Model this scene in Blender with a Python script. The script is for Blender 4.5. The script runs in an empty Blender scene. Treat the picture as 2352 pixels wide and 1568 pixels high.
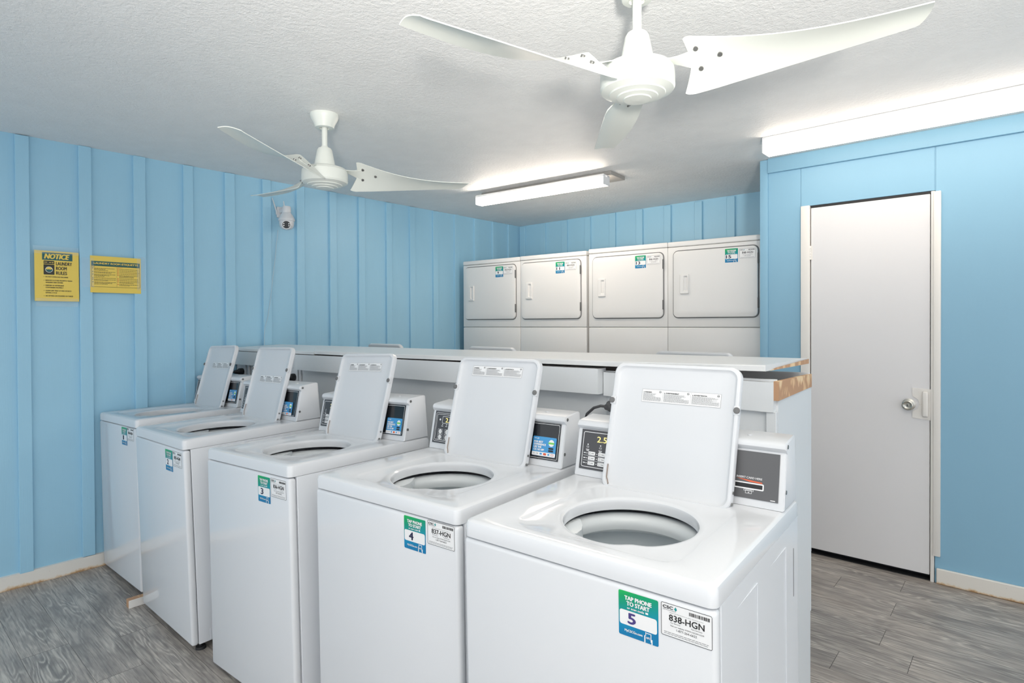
import bpy, bmesh, math, random
from mathutils import Matrix, Vector
R = math.radians
random.seed(7)
scene = bpy.context.scene
col = scene.collection

# ---------------------------------------------------------------- camera
cam_data = bpy.data.cameras.new('camera')
cam = bpy.data.objects.new('camera', cam_data)
col.objects.link(cam)
cam_data.sensor_width = 36.0
cam_data.lens = 1352.1 * 36.0 / 2352.0
cam_data.shift_y = (753.1 - 784.0) / 2352.0
cam_data.clip_start = 0.02
YAW, PITCH, ROLL = R(41.302), R(0.534), R(-0.257)
fwd = Vector((-math.sin(YAW) * math.cos(PITCH), math.cos(YAW) * math.cos(PITCH), -math.sin(PITCH)))
rt = Vector((math.cos(YAW), math.sin(YAW), 0))
upv = rt.cross(fwd)
rt2 = rt * math.cos(ROLL) + upv * math.sin(ROLL)
up2 = upv * math.cos(ROLL) - rt * math.sin(ROLL)
cm = Matrix((rt2, up2, -fwd)).transposed().to_4x4()
cm.translation = Vector((0, 0, 1.42))
cam.matrix_world = cm
scene.camera = cam

# ---------------------------------------------------------------- light
world = bpy.data.worlds.new('daylight')
scene.world = world
world.use_nodes = True
bg = world.node_tree.nodes['Background']
bg.inputs[0].default_value = (0.90, 0.95, 1.0, 1)
bg.inputs[1].default_value = 0.88
fl = bpy.data.lights.new('camera_flash', 'SPOT')
fl.energy = 560
fl.spot_size = R(86)
fl.spot_blend = 1.0
fl.color = (1.0, 0.95, 0.88)
fl.shadow_soft_size = 0.16
flo = bpy.data.objects.new('camera_flash', fl)
flo.location = (1.0, -1.0, 1.28)
flo.rotation_euler = Vector((-2.0, 2.7, 2.75)).to_track_quat('-Z', 'Y').to_euler()
col.objects.link(flo)
bl = bpy.data.lights.new('ceiling_fill_spot', 'SPOT')  # added spot, aimed up to brighten the ceiling above the camera
bl.energy = 25
bl.color = (1.0, 0.95, 0.88)
bl.spot_size = R(150)
bl.spot_blend = 0.6
bl.shadow_soft_size = 0.15
blo = bpy.data.objects.new('ceiling_fill_spot', bl)
blo.location = (0.15, -0.35, 1.25)
blo.rotation_euler = (R(180), 0, 0)
col.objects.link(blo)
TUBE = 4.2           # long fixture by the door
TUBE_SHORT = 14.0    # short fixture before the dryers
scene.view_settings.view_transform = 'Standard'
scene.view_settings.look = 'None'
scene.view_settings.exposure = 0.72
scene.view_settings.gamma = 1.0
scene.view_settings.use_curve_mapping = False

# ---------------------------------------------------------------- materials
def srgb(r, g, b):
    def c(x):
        x /= 255.0
        return x / 12.92 if x <= 0.04045 else ((x + 0.055) / 1.055) ** 2.4
    return (c(r), c(g), c(b), 1)

def mat(name, rgb, rough=0.5, metal=0.0, spec=0.5, emit=None, estr=0.0):
    m = bpy.data.materials.new(name)
    m.use_nodes = True
    b = m.node_tree.nodes['Principled BSDF']
    b.inputs['Base Color'].default_value = rgb if len(rgb) == 4 else (*rgb, 1)
    b.inputs['Roughness'].default_value = rough
    b.inputs['Metallic'].default_value = metal
    b.inputs['Specular IOR Level'].default_value = spec
    if emit:
        b.inputs['Emission Color'].default_value = emit
        b.inputs['Emission Strength'].default_value = estr
    return m

class NT:
    def __init__(s, m):
        s.t = m.node_tree
        s.b = s.t.nodes['Principled BSDF']
    def n(s, typ, **kw):
        nd = s.t.nodes.new(typ)
        for k, v in kw.items():
            if k.startswith('i_'):
                key = k[2:]
                key = int(key) if key.isdigit() else key.replace('_', ' ')
                nd.inputs[key].default_value = v
            else:
                setattr(nd, k, v)
        return nd
    def l(s, a, b):
        s.t.links.new(a, b)
    def ramp(s, fac, stops):
        r = s.n('ShaderNodeValToRGB')
        e = r.color_ramp.elements
        while len(e) < len(stops):
            e.new(0.5)
        for el, (p, c) in zip(e, stops):
            el.position = p
            el.color = c if len(c) == 4 else (*c, 1)
        s.l(fac, r.inputs[0])
        return r.outputs[0]
    def mix(s, fac, a, b, blend='MIX'):
        m = s.n('ShaderNodeMix', data_type='RGBA', blend_type=blend)
        for v, k in ((fac, 0), (a, 6), (b, 7)):
            if hasattr(v, 'links'):
                s.l(v, m.inputs[k])
            else:
                m.inputs[k].default_value = v
        return m.outputs[2]
    def math(s, op, a, b=None):
        m = s.n('ShaderNodeMath', operation=op)
        for v, k in ((a, 0), (b, 1)):
            if v is None:
                continue
            if hasattr(v, 'links'):
                s.l(v, m.inputs[k])
            else:
                m.inputs[k].default_value = v
        return m.outputs[0]
    def noise(s, vec, scale, detail=3, rough=0.5):
        n = s.n('ShaderNodeTexNoise')
        n.inputs['Scale'].default_value = scale
        n.inputs['Detail'].default_value = detail
        n.inputs['Roughness'].default_value = rough
        s.l(vec, n.inputs['Vector'])
        return n.outputs[0]
    def mapping(s, vec, scale=(1, 1, 1), loc=(0, 0, 0)):
        m = s.n('ShaderNodeMapping')
        m.inputs['Scale'].default_value = scale
        m.inputs['Location'].default_value = loc
        s.l(vec, m.inputs['Vector'])
        return m.outputs[0]
    def bump(s, h, strength, dist):
        b = s.n('ShaderNodeBump')
        b.inputs['Strength'].default_value = strength
        b.inputs['Distance'].default_value = dist
        s.l(h, b.inputs['Height'])
        s.l(b.outputs[0], s.b.inputs['Normal'])
    def obj(s):
        return s.n('ShaderNodeTexCoord').outputs['Object']

def painted(name, rgb, rough, var=0.06, grain=0.5, dirt=None):
    """painted wood / wall: soft tonal variation, faint brush or grain relief, optional worn specks"""
    m = mat(name, rgb, rough)
    t = NT(m)
    o = t.obj()
    v1 = t.noise(t.mapping(o, (2.2, 2.2, 0.7)), 1.6, 4)
    c = t.mix(t.math('MULTIPLY', v1, 1.0), [x * (1 - var) for x in rgb[:3]] + [1], [min(1, x * (1 + var)) for x in rgb[:3]] + [1])
    if dirt:
        d = t.noise(t.mapping(o, (3, 3, 2)), 22, 6, 0.7)
        c = t.mix(t.ramp(d, [(0.70, (0, 0, 0)), (0.76, (1, 1, 1))]), c, dirt)
    t.l(c, t.b.inputs['Base Color'])
    g = t.noise(t.mapping(o, (60, 60, 3)), 3.0, 4, 0.6)
    t.bump(g, grain, 0.0012)
    return m

BLUE = srgb(159, 206, 230)
M = {}
M['wall_blue'] = painted('painted_blue_boards', BLUE, 0.42, 0.05, 0.5, srgb(88, 140, 165))
M['wall_blue_flat_dimmed'] = painted('dimmed_blue_panel', srgb(138, 183, 208), 0.45, 0.03, 0.15)  # board blue, darkened in colour to offset the strong light on the door wall
M['trim_white'] = painted('painted_white_trim', srgb(232, 229, 224), 0.4, 0.03, 0.3, srgb(170, 158, 140))
M['door_white'] = painted('painted_white_door', srgb(228, 227, 228), 0.38, 0.015, 0.05)
M['island_white'] = painted('painted_white_ply', srgb(226, 229, 231), 0.4, 0.02, 0.35)
M['counter'] = painted('painted_white_counter', srgb(231, 232, 232), 0.3, 0.02, 0.1)
M['enamel'] = mat('white_enamel', srgb(223, 225, 228), 0.09)
M['enamel_warm'] = mat('dryer_enamel', srgb(231, 230, 228), 0.2)
M['enamel_side'] = mat('white_enamel_side', srgb(229, 232, 236), 0.25)
M['plastic'] = mat('white_plastic', srgb(216, 218, 221), 0.3)
M['tub'] = mat('tub_plastic', srgb(214, 219, 221), 0.25)
M['steel'] = mat('basket_enamel', srgb(205, 212, 216), 0.35)
M['dark'] = mat('dark_gap', srgb(38, 38, 40), 0.6)
M['rubber_and_groove_grey'] = mat('rubber_and_groove_grey', srgb(112, 112, 112), 0.6)
M['screw'] = mat('screw_zinc', srgb(140, 140, 138), 0.35, 0.8)
M['rust'] = painted('rusty_bracket', srgb(150, 132, 120), 0.6, 0.25, 0.5)
M['panel_grey'] = mat('card_panel_grey', srgb(92, 92, 94), 0.42)
M['panel_dark'] = mat('control_panel_dark', srgb(70, 70, 73), 0.35)
M['panel_black'] = mat('glossy_black_panel', srgb(30, 32, 36), 0.12)
M['print_white'] = mat('printed_white', srgb(238, 238, 238), 0.4)
M['print_black'] = mat('printed_black', srgb(34, 34, 36), 0.5)
M['print_grey'] = mat('printed_grey', srgb(150, 150, 152), 0.5)
M['print_purple'] = mat('printed_violet', srgb(74, 62, 128), 0.45)
M['print_navy'] = mat('printed_navy', srgb(34, 34, 70), 0.45)
M['orange'] = mat('printed_orange', srgb(222, 100, 60), 0.45)
M['print_red'] = mat('printed_red', srgb(214, 72, 52), 0.45)
M['sky'] = mat('sticker_sky_blue', srgb(66, 150, 206), 0.35)
M['lime'] = mat('sticker_lime', srgb(120, 205, 90), 0.4)
M['teal'] = mat('sticker_teal', srgb(22, 150, 150), 0.4)
M['led'] = mat('display_digits', srgb(226, 212, 140), 0.4, emit=srgb(235, 215, 120), estr=0.45)
M['sign_yellow'] = mat('sign_yellow', srgb(238, 208, 92), 0.4)
M['sign_green'] = mat('sign_green', srgb(22, 92, 94), 0.4)
M['sign_ink'] = mat('sign_ink', srgb(48, 48, 40), 0.5)
M['chrome'] = mat('satin_nickel', srgb(186, 184, 176), 0.25, 1.0)
M['black_rubber'] = mat('black_plug_rubber', srgb(32, 32, 34), 0.45)
M['cord_grey'] = mat('grey_cord', srgb(84, 84, 86), 0.45)
M['fan_white'] = mat('fan_enamel', srgb(218, 222, 216), 0.35)
M['lens_black'] = mat('lens_glass', srgb(16, 24, 28), 0.08)
M['led_white'] = mat('camera_led', srgb(240, 240, 240), 0.3)
M['plate_grey'] = mat('mounting_plate', srgb(150, 148, 144), 0.6)  # even grey of the plate between short fixture and ceiling
M['stain'] = mat('tube_end_stain', srgb(200, 150, 80), 0.6)
M['tube_lit'] = mat('lit_lens', srgb(250, 246, 238), 0.4, emit=(1.0, 0.87, 0.74, 1), estr=TUBE)
M['tube_lit_short'] = mat('lit_lens_short', srgb(250, 246, 238), 0.4, emit=(1.0, 0.87, 0.74, 1), estr=TUBE_SHORT)
M['cable_pale'] = mat('pale_cable', srgb(186, 208, 220), 0.5)
M['raw_board'] = mat('raw_underside', srgb(132, 100, 78), 0.7)
M['cream'] = mat('cream_foot', srgb(206, 200, 184), 0.5)

def tape_mat():
    m = mat('clear_tape', srgb(225, 238, 245), 0.12)
    m.node_tree.nodes['Principled BSDF'].inputs['Alpha'].default_value = 0.16
    return m
M['tape'] = tape_mat()

def ceiling_mat():
    m = mat('textured_ceiling', srgb(236, 236, 235), 0.55)
    t = NT(m)
    o = t.obj()
    a = t.noise(t.mapping(o, (1, 1, 1)), 55, 5, 0.65)
    b = t.noise(o, 140, 3, 0.6)
    h = t.math('ADD', t.math('MULTIPLY', a, 1.0), t.math('MULTIPLY', b, 0.4))
    t.bump(h, 0.75, 0.006)
    s = t.noise(o, 9, 2, 0.5)
    c = t.mix(s, srgb(232, 232, 231), srgb(242, 242, 241))
    t.l(c, t.b.inputs['Base Color'])
    return m
M['ceiling'] = ceiling_mat()

def floor_mat():
    m = mat('grey_wood_plank', srgb(140, 138, 136), 0.38)
    t = NT(m)
    uv = t.n('ShaderNodeUVMap').outputs[0]
    tone = t.n('ShaderNodeAttribute', attribute_name='tone').outputs['Fac']
    sep = t.n('ShaderNodeSeparateXYZ')
    t.l(uv, sep.inputs[0])
    off = t.n('ShaderNodeCombineXYZ')
    t.l(t.math('MULTIPLY', tone, 37.0), off.inputs[0])
    t.l(t.math('MULTIPLY', tone, 91.0), off.inputs[1])
    add = t.n('ShaderNodeVectorMath', operation='ADD')
    t.l(uv, add.inputs[0])
    t.l(off.outputs[0], add.inputs[1])
    v = add.outputs[0]
    # cathedral grain: distorted stretched noise turned into fine rings
    base = t.noise(t.mapping(v, (1.1, 7.0, 1)), 1.5, 2, 0.5)
    rings = t.math('SINE', t.math('MULTIPLY', base, 95.0))
    rings = t.math('POWER', t.math('ADD', t.math('MULTIPLY', rings, 0.5), 0.5), 2.2)
    broad = t.noise(t.mapping(v, (1.4, 4.5, 1)), 2.2, 4, 0.6)
    streak = t.noise(t.mapping(v, (3.0, 70.0, 1)), 1.6, 5, 0.65)
    c = t.ramp(broad, [(0.30, srgb(104, 99, 96)), (0.5, srgb(160, 152, 145)), (0.70, srgb(200, 191, 180))])
    amt = t.math('MULTIPLY', rings, t.ramp(t.noise(t.mapping(v, (2.0, 6.0, 1)), 1.3, 3), [(0.40, (0, 0, 0)), (0.60, (0.85, 0.85, 0.85))]))
    c = t.mix(amt, c, srgb(216, 209, 198))
    c = t.mix(t.ramp(streak, [(0.34, (0.9, 0.9, 0.9)), (0.54, (0, 0, 0))]), c, srgb(96, 92, 89))
    c = t.mix(t.ramp(streak, [(0.60, (0, 0, 0)), (0.80, (0.5, 0.5, 0.5))]), c, srgb(214, 209, 199))
    c = t.mix(0.25, c, t.ramp(tone, [(0.0, srgb(128, 124, 121)), (0.5, srgb(164, 159, 154)), (1.0, srgb(176, 166, 157))]))
    # worn brown blotches
    w = t.noise(t.mapping(t.obj(), (1, 1, 1)), 1.7, 3, 0.6)
    c = t.mix(t.ramp(w, [(0.55, (0, 0, 0)), (0.75, (0.35, 0.35, 0.35))]), c, srgb(138, 122, 108))
    t.l(c, t.b.inputs['Base Color'])
    t.bump(streak, 0.25, 0.001)
    return m
M['floor'] = floor_mat()
M['seam'] = mat('plank_seam', srgb(66, 64, 62), 0.7)

def ply_mat():
    m = mat('raw_plywood', srgb(190, 140, 95), 0.65)
    t = NT(m)
    n = t.noise(t.mapping(t.obj(), (1, 4, 3)), 2.1, 3, 0.5)
    s = t.math('SINE', t.math('MULTIPLY', n, 17.0))
    c = t.ramp(t.math('ADD', t.math('MULTIPLY', s, 0.5), 0.5), [(0.25, srgb(236, 208, 168)), (0.6, srgb(220, 182, 140)), (0.85, srgb(192, 150, 116))])
    t.l(c, t.b.inputs['Base Color'])
    return m
M['ply'] = ply_mat()

def baseboard_mat():
    m = mat('worn_baseboard', srgb(226, 221, 212), 0.45)
    t = NT(m)
    o = t.obj()
    sp = t.n('ShaderNodeSeparateXYZ')
    t.l(o, sp.inputs[0])
    n = t.noise(o, 16, 5, 0.7)
    hz = t.math('ADD', sp.outputs[2], t.math('MULTIPLY', t.math('SUBTRACT', n, 0.5), 0.05))
    c = t.ramp(hz, [(0.0, srgb(176, 140, 100)), (0.006, srgb(214, 190, 158)), (0.016, srgb(228, 224, 216))])
    d = t.noise(o, 38, 5, 0.75)
    c = t.mix(t.ramp(d, [(0.69, (0, 0, 0)), (0.73, (0.8, 0.8, 0.8))]), c, srgb(120, 108, 98))
    t.l(c, t.b.inputs['Base Color'])
    return m
M['baseboard'] = baseboard_mat()

def gradient_sticker():
    m = mat('sticker_green_to_blue', srgb(20, 140, 140), 0.3)
    t = NT(m)
    sp = t.n('ShaderNodeSeparateXYZ')
    t.l(t.obj(), sp.inputs[0])
    v = t.math('ADD', t.math('MULTIPLY', sp.outputs[2], 10.6), t.math('MULTIPLY', sp.outputs[0], -2.6))
    c = t.ramp(v, [(0.0, srgb(0, 120, 172)), (0.22, srgb(0, 138, 182)), (0.42, srgb(0, 146, 160)), (0.68, srgb(0, 150, 124)), (0.88, srgb(8, 164, 96)), (1.0, srgb(30, 186, 90))])
    t.l(c, t.b.inputs['Base Color'])
    return m
M['tapgrad'] = gradient_sticker()

# ---------------------------------------------------------------- mesh builder
class MB:
    def __init__(s):
        s.v, s.f, s.fm = [], [], []
        s.M = Matrix.Identity(4)
    def add(s, verts, faces, mi=0):
        o = len(s.v)
        s.v += [s.M @ Vector(p) for p in verts]
        for f in faces:
            s.f.append([o + i for i in f])
            s.fm.append(mi)
        return s
    def frombm(s, bm, mi=0):
        bm.verts.ensure_lookup_table()
        bm.verts.index_update()
        s.add([v.co.copy() for v in bm.verts], [[v.index for v in f.verts] for f in bm.faces], mi)
        bm.free()
        return s
    def box(s, x0, x1, y0, y1, z0, z1, mi=0, bev=0.0, seg=2):
        bm = bmesh.new()
        bmesh.ops.create_cube(bm, size=1.0)
        for v in bm.verts:
            v.co = Vector(((x0 + x1) / 2 + v.co.x * (x1 - x0), (y0 + y1) / 2 + v.co.y * (y1 - y0), (z0 + z1) / 2 + v.co.z * (z1 - z0)))
        if bev > 0:
            bmesh.ops.bevel(bm, geom=list(bm.edges), offset=bev, segments=seg, profile=0.5, affect='EDGES')
        return s.frombm(bm, mi)
    def hexa(s, pts, mi=0):
        """eight corners: bottom loop of four, top loop of four"""
        return s.add(pts, [(3, 2, 1, 0), (4, 5, 6, 7), (0, 1, 5, 4), (1, 2, 6, 5), (2, 3, 7, 6), (3, 0, 4, 7)], mi)
    def loops(s, loops, mi=0, cap0=False, cap1=False, mis=None):
        n = len(loops[0])
        verts = [p for L in loops for p in L]
        faces, start = [], len(s.f)
        for k in range(len(loops) - 1):
            for i in range(n):
                j = (i + 1) % n
                faces.append((k * n + i, k * n + j, (k + 1) * n + j, (k + 1) * n + i))
        if cap0:
            faces.append(tuple(range(n - 1, -1, -1)))
        if cap1:
            faces.append(tuple((len(loops) - 1) * n + i for i in range(n)))
        s.add(verts, faces, mi)
        if mis:
            for k in range(len(loops) - 1):
                for i in range(n):
                    s.fm[start + k * n + i] = mis[k]
        return s
    def lathe(s, prof, cx=0, cy=0, n=40, mi=0, cap0=True, cap1=True, mis=None):
        L = [[(cx + r * math.cos(2 * math.pi * i / n), cy + r * math.sin(2 * math.pi * i / n), z) for i in range(n)] for r, z in prof]
        return s.loops(L, mi, cap0, cap1, mis)
    def tube(s, pts, r, n=8, mi=0):
        pts = [Vector(p) for p in pts]
        L = []
        for k, p in enumerate(pts):
            d = (pts[min(k + 1, len(pts) - 1)] - pts[max(k - 1, 0)]).normalized()
            a = Vector((0, 0, 1)) if abs(d.z) < 0.9 else Vector((1, 0, 0))
            u = d.cross(a).normalized()
            w = d.cross(u)
            rr = r[k] if isinstance(r, (list, tuple)) else r
            L.append([p + u * (rr * math.cos(2 * math.pi * i / n)) + w * (rr * math.sin(2 * math.pi * i / n)) for i in range(n)])
        return s.loops(L, mi, True, True)
    def disc(s, c, nrm, r, h, n=16, mi=0):
        nrm = Vector(nrm).normalized()
        return s.tube([Vector(c), Vector(c) + nrm * h], r, n, mi)
    # flat prints in the local XZ plane, facing -Y
    def plate(s, loop, y, mi=0):
        return s.add([(a, y, b) for a, b in loop], [tuple(range(len(loop)))], mi)
    def rect(s, x0, x1, z0, z1, y, mi=0, r=0.0):
        return s.plate(rr_loop(x0, x1, z0, z1, r) if r > 0 else [(x0, z0), (x1, z0), (x1, z1), (x0, z1)], y, mi)
    def outline(s, x0, x1, z0, z1, w, y, mi=0, r=0.0):
        a = rr_loop(x0, x1, z0, z1, max(r, 1e-4))
        b = rr_loop(x0 + w, x1 - w, z0 + w, z1 - w, max(r - w, 1e-4))
        return s.loops([[(p, y, q) for p, q in a], [(p, y, q) for p, q in b]], mi)
    def ring(s, cx, cz, r0, r1, y, mi=0, n=24):
        L = [[(cx + r * math.cos(2 * math.pi * i / n), y, cz + r * math.sin(2 * math.pi * i / n)) for i in range(n)] for r in (r0, r1)]
        return s.loops(L, mi)
    def dot(s, cx, cz, r, y, mi=0, n=20, sx=1.0):
        return s.plate([(cx + sx * r * math.cos(2 * math.pi * i / n), cz + r * math.sin(2 * math.pi * i / n)) for i in range(n)], y, mi)
    def txt(s, body, x0, z0, h, y, mi=0, w=None, bold=0.0, x1=None, shear=0.0):
        """print text: bottom-left at x0,z0, cap height h, squeezed to width w (or centred between x0 and x1)"""
        V, F, (ax, az, bx, bz) = glyphs(body)
        k = h / (bz - az)
        kx = (w / (bx - ax)) if w else k
        ww = kx * (bx - ax)
        if x1 is not None:
            x0 = (x0 + x1 - ww) / 2
        d = bold * k * 1.1          # heavier strokes: the same letters printed again a hair's breadth aside
        for i, (dx, dz) in enumerate(((0, 0), (d, 0), (-d, 0), (0, d * .6), (0, -d * .6)) if d else ((0, 0),)):
            s.add([(x0 + dx + (p - ax) * kx + shear * (q - az) * k, y - i * .00012, z0 + dz + (q - az) * k) for p, q in V], F, mi)
        return s
    def build(s, name, mats, parent=None, smooth=35, fix=True, link=True):
        me = bpy.data.meshes.new(name)
        me.from_pydata([tuple(p) for p in s.v], [], s.f)
        for m in (mats if isinstance(mats, (list, tuple)) else [mats]):
            me.materials.append(M[m])
        me.polygons.foreach_set('material_index', s.fm)
        if fix:
            bm = bmesh.new()
            bm.from_mesh(me)
            bmesh.ops.recalc_face_normals(bm, faces=bm.faces)
            bm.to_mesh(me)
            bm.free()
        if smooth:
            me.shade_smooth()
            me.set_sharp_from_angle(angle=R(smooth))
        o = bpy.data.objects.new(name, me)
        if link:
            col.objects.link(o)
        if parent:
            o.parent = parent
        return o

def rr_loop(x0, x1, z0, z1, r, n=6):
    P = []
    for cx, cz, a0 in ((x1 - r, z0 + r, -90), (x1 - r, z1 - r, 0), (x0 + r, z1 - r, 90), (x0 + r, z0 + r, 180)):
        for i in range(n + 1):
            a = R(a0 + 90.0 * i / n)
            P.append((cx + r * math.cos(a), cz + r * math.sin(a)))
    return P

_gl = {}
def glyphs(body):
    k = body
    if k not in _gl:
        cu = bpy.data.curves.new('glyphs', 'FONT')
        cu.body = body
        cu.size = 1.0
        cu.resolution_u = 3
        cu.dimensions = '2D'
        cu.fill_mode = 'BOTH'
        ob = bpy.data.objects.new('glyphs', cu)
        col.objects.link(ob)
        dg = bpy.context.evaluated_depsgraph_get()
        dg.update()
        ev = ob.evaluated_get(dg)
        me = ev.to_mesh()
        V = [(v.co.x, v.co.y) for v in me.vertices]
        F = [tuple(p.vertices) for p in me.polygons]
        ev.to_mesh_clear()
        bpy.data.objects.remove(ob)
        bpy.data.curves.remove(cu)
        xs = [p[0] for p in V]
        zs = [p[1] for p in V]
        _gl[k] = (V, F, (min(xs), min(zs), max(xs), max(zs)))
    return _gl[k]

def tag(o, label=None, cat=None, group=None, kind=None):
    for k, v in (('label', label), ('category', cat), ('group', group), ('kind', kind)):
        if v:
            o[k] = v
    return o

def thing(name, label, cat, loc=(0, 0, 0), rot=(0, 0, 0), group=None):
    o = bpy.data.objects.new(name, None)
    o.empty_display_size = 0.1
    o.location = loc
    o.rotation_euler = rot
    col.objects.link(o)
    return tag(o, label, cat, group)

def share(o, name, parent, loc=None):
    """another object with the same mesh"""
    c = o.copy()
    c.name = name
    col.objects.link(c)
    c.parent = parent
    if loc is not None:
        c.location = loc
    return c

def structure(o):
    o['kind'] = 'structure'
    return o

# ---------------------------------------------------------------- room shell
XL, YB, YD, XP, H = -4.115, 4.815, 3.908, -1.297, 2.45
XR, YF = 2.6, -1.9

def floor():
    pw, L = 0.1665, 1.5
    y0 = 3.650
    seams = {0: -0.504, -1: -0.78, -2: -0.498, -3: 0.25, 1: 0.5, -4: -0.49, -5: -0.365, -6: -0.61, -17: -3.1, -18: -2.778, -19: -3.21}
    me = bpy.data.meshes.new('floor')
    V, F, UV, T, MI = [], [], [], [], []
    rnd = random.Random(3)
    row = -34
    while y0 + row * pw < YB + 0.1:
        a, b = y0 + row * pw, y0 + (row + 1) * pw
        s = seams.get(row, rnd.uniform(-1, 1))
        x = s - 6 * L
        while x < XR + 1:
            xa, xb = max(x, XL - 0.05), min(x + L, XR + 0.6)
            if xb > xa:
                g = 0.0009
                i = len(V)
                V += [(xa + g, a + g * .6, 0), (xb - g, a + g * .6, 0), (xb - g, b - g * .6, 0), (xa + g, b - g * .6, 0)]
                F.append((i, i + 1, i + 2, i + 3))
                UV += [(xa - x, 0), (xb - x, 0), (xb - x, pw), (xa - x, pw)]
                T.append(rnd.random())
                MI.append(0)
            x += L
        row += 1
    i = len(V)
    V += [(XL - .05, y0 - 34 * pw, -0.0012), (XR + .6, y0 - 34 * pw, -0.0012), (XR + .6, YB + .15, -0.0012), (XL - .05, YB + .15, -0.0012)]
    F.append((i, i + 1, i + 2, i + 3)); UV += [(0, 0)] * 4; T.append(0); MI.append(1)
    i = len(V)
    V += [(XL - .05, y0 - 34 * pw, -0.08), (XR + .6, y0 - 34 * pw, -0.08), (XR + .6, YB + .15, -0.08), (XL - .05, YB + .15, -0.08)]
    F.append((i + 3, i + 2, i + 1, i)); UV += [(0, 0)] * 4; T.append(0); MI.append(1)
    me.from_pydata(V, [], F)
    me.materials.append(M['floor'])
    me.materials.append(M['seam'])
    me.polygons.foreach_set('material_index', MI)
    uvl = me.uv_layers.new(name='UVMap')
    for k, u in enumerate(UV):
        uvl.data[k].uv = u
    at = me.attributes.new('tone', 'FLOAT', 'FACE')
    at.data.foreach_set('value', T)
    o = bpy.data.objects.new('floor', me)
    col.objects.link(o)
    return structure(o)
floor()

b = MB()
b.box(XL - .1, XR + .6, YF, YB + .1, H, H + 0.1)
structure(b.build('ceiling', 'ceiling'))

# board-and-batten walls: sheet plus vertical battens
b = MB()
b.box(XL - 0.1, XL, YF, YB + 0.1, 0, H)
BAT = [(-1.02, -.96), (-.75, -.69), (-.48, -.42), (-.21, -.15), (.065, .125), (.34, .40), (.622, .682), (.906, .968), (1.181, 1.247), (1.46, 1.52), (1.722, 1.789), (1.985, 2.048), (2.242, 2.306), (2.518, 2.58), (2.781, 2.843), (3.057, 3.115), (3.309, 3.367), (3.581, 3.641), (3.85, 3.91), (4.115, 4.175), (4.375, 4.435), (4.616, 4.676)]
for a, c in BAT:
    w = random.uniform(-0.002, 0.002)
    b.box(XL - 0.005, XL + 0.018, a + w, c + w, 0.066 + random.uniform(0, .012), H - random.uniform(0.0, 0.004), 0, 0.002, 1)
structure(b.build('wall_left', 'wall_blue'))
b = MB()
b.box(XL, XP + 0.02, YB, YB + 0.1, 0, H)
for xr in (-4.03, -3.756, -3.477, -3.2, -2.92, -2.636, -2.36, -2.076, -1.8, -1.52):
    b.box(xr - 0.066, xr, YB - 0.02, YB + 0.005, 0.05, H - random.uniform(0.002, 0.012), 0, 0.002, 1)
structure(b.build('wall_back', 'wall_blue'))
# wall with the door: door opening from DX0 to DX1
DX0, DX1, DZ1 = -1.003, -0.402, 2.112
b = MB()
b.box(XP, DX0 - 0.02, YD, YB + 0.1, 0, H)
b.box(DX1 + 0.02, XR, YD, YD + 0.12, 0, H)
b.box(DX0 - 0.02, DX1 + 0.02, YD, YD + 0.12, DZ1 + 0.012, H)
# plywood sheets stand a little proud, leaving the faint seams beside and above the door
for xa, xb, za, zb in ((XP + 0.045, -1.060, 0.0, H), (-1.058, -0.386, DZ1 + 0.012, H), (-0.384, XR, 0.0, H)):
    if xa < -1.2:
        b.box(xa, xb, YD - 0.004, YD, za, zb, 0, 0.0015, 1)
    elif za > 1:
        b.box(xa, xb, YD - 0.004, YD, za, zb, 0, 0.0015, 1)
    else:
        b.box(DX1 + 0.021, xb, YD - 0.004, YD, za, zb, 0, 0.0015, 1)
structure(b.build('wall_inner', 'wall_blue_flat_dimmed'))
b = MB()
b.box(XP - 0.004, XP + 0.045, YD - 0.012, YD + 0.02, 0, H - 0.002, 0, 0.003)
structure(b.build('trim_1', 'wall_blue_flat_dimmed'))
b = MB()
b.box(XP + 0.048, XR, YD - 0.026, YD - 0.004, 2.358, H, 0, 0.003)
structure(b.build('trim_2', 'wall_blue_flat_dimmed'))
b = MB()
b.hexa([(XL, YF, 0), (XL + .022, YF, 0), (XL + .022, YB, 0), (XL, YB, 0), (XL, YF, .076), (XL + .016, YF, .074), (XL + .016, YB, .074), (XL, YB, .076)])
structure(b.build('baseboard_left', 'baseboard'))
b = MB()
b.box(-0.373, XR, YD - 0.022, YD - 0.004, 0, 0.082, 0, 0.003, 1)
structure(b.build('baseboard_right', 'baseboard'))

# door
door = thing('door_1', None, None, (DX0, YD, 0))
structure(door)
DW = DX1 - DX0
b = MB(); b.box(0.003, DW - 0.003, -0.006, 0.034, 0.034, DZ1 - 0.004, 0, 0.002, 1); b.build('door_slab', 'door_white', door)
b = MB(); b.box(-0.052, -0.002, -0.022, 0.03, 0.0, 2.124, 0, 0.003); b.build('casing', 'trim_white', door)
b = MB(); b.box(DW + 0.014, DW + 0.046, -0.024, 0.0, 0.148, DZ1 + 0.004, 0, 0.003); b.build('casing', 'trim_white', door)
b = MB(); b.box(DW + 0.001, DW + 0.018, -0.014, 0.06, 0, DZ1 + 0.008, 0, 0.002, 1); b.build('jamb', 'trim_white', door)
b = MB(); b.box(-0.02, DW + 0.02, 0.002, 0.1, DZ1, DZ1 + 0.012); b.box(-0.02, DW + 0.02, 0.06, 0.1, 0.0, DZ1); b.box(-.02, DW+.02, .0, .1, -.001, .004); b.build('dark_reveal', 'dark', door)
b = MB()
for k in range(5):
    b.tube([(0.0, -0.012, 1.794 + k * 0.017), (0.0, -0.012, 1.810 + k * 0.017)], 0.006, 10)
b.box(-0.012, 0.012, -0.010, -0.004, 1.794, 1.878)
b.build('hinge', 'trim_white', door)
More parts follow.
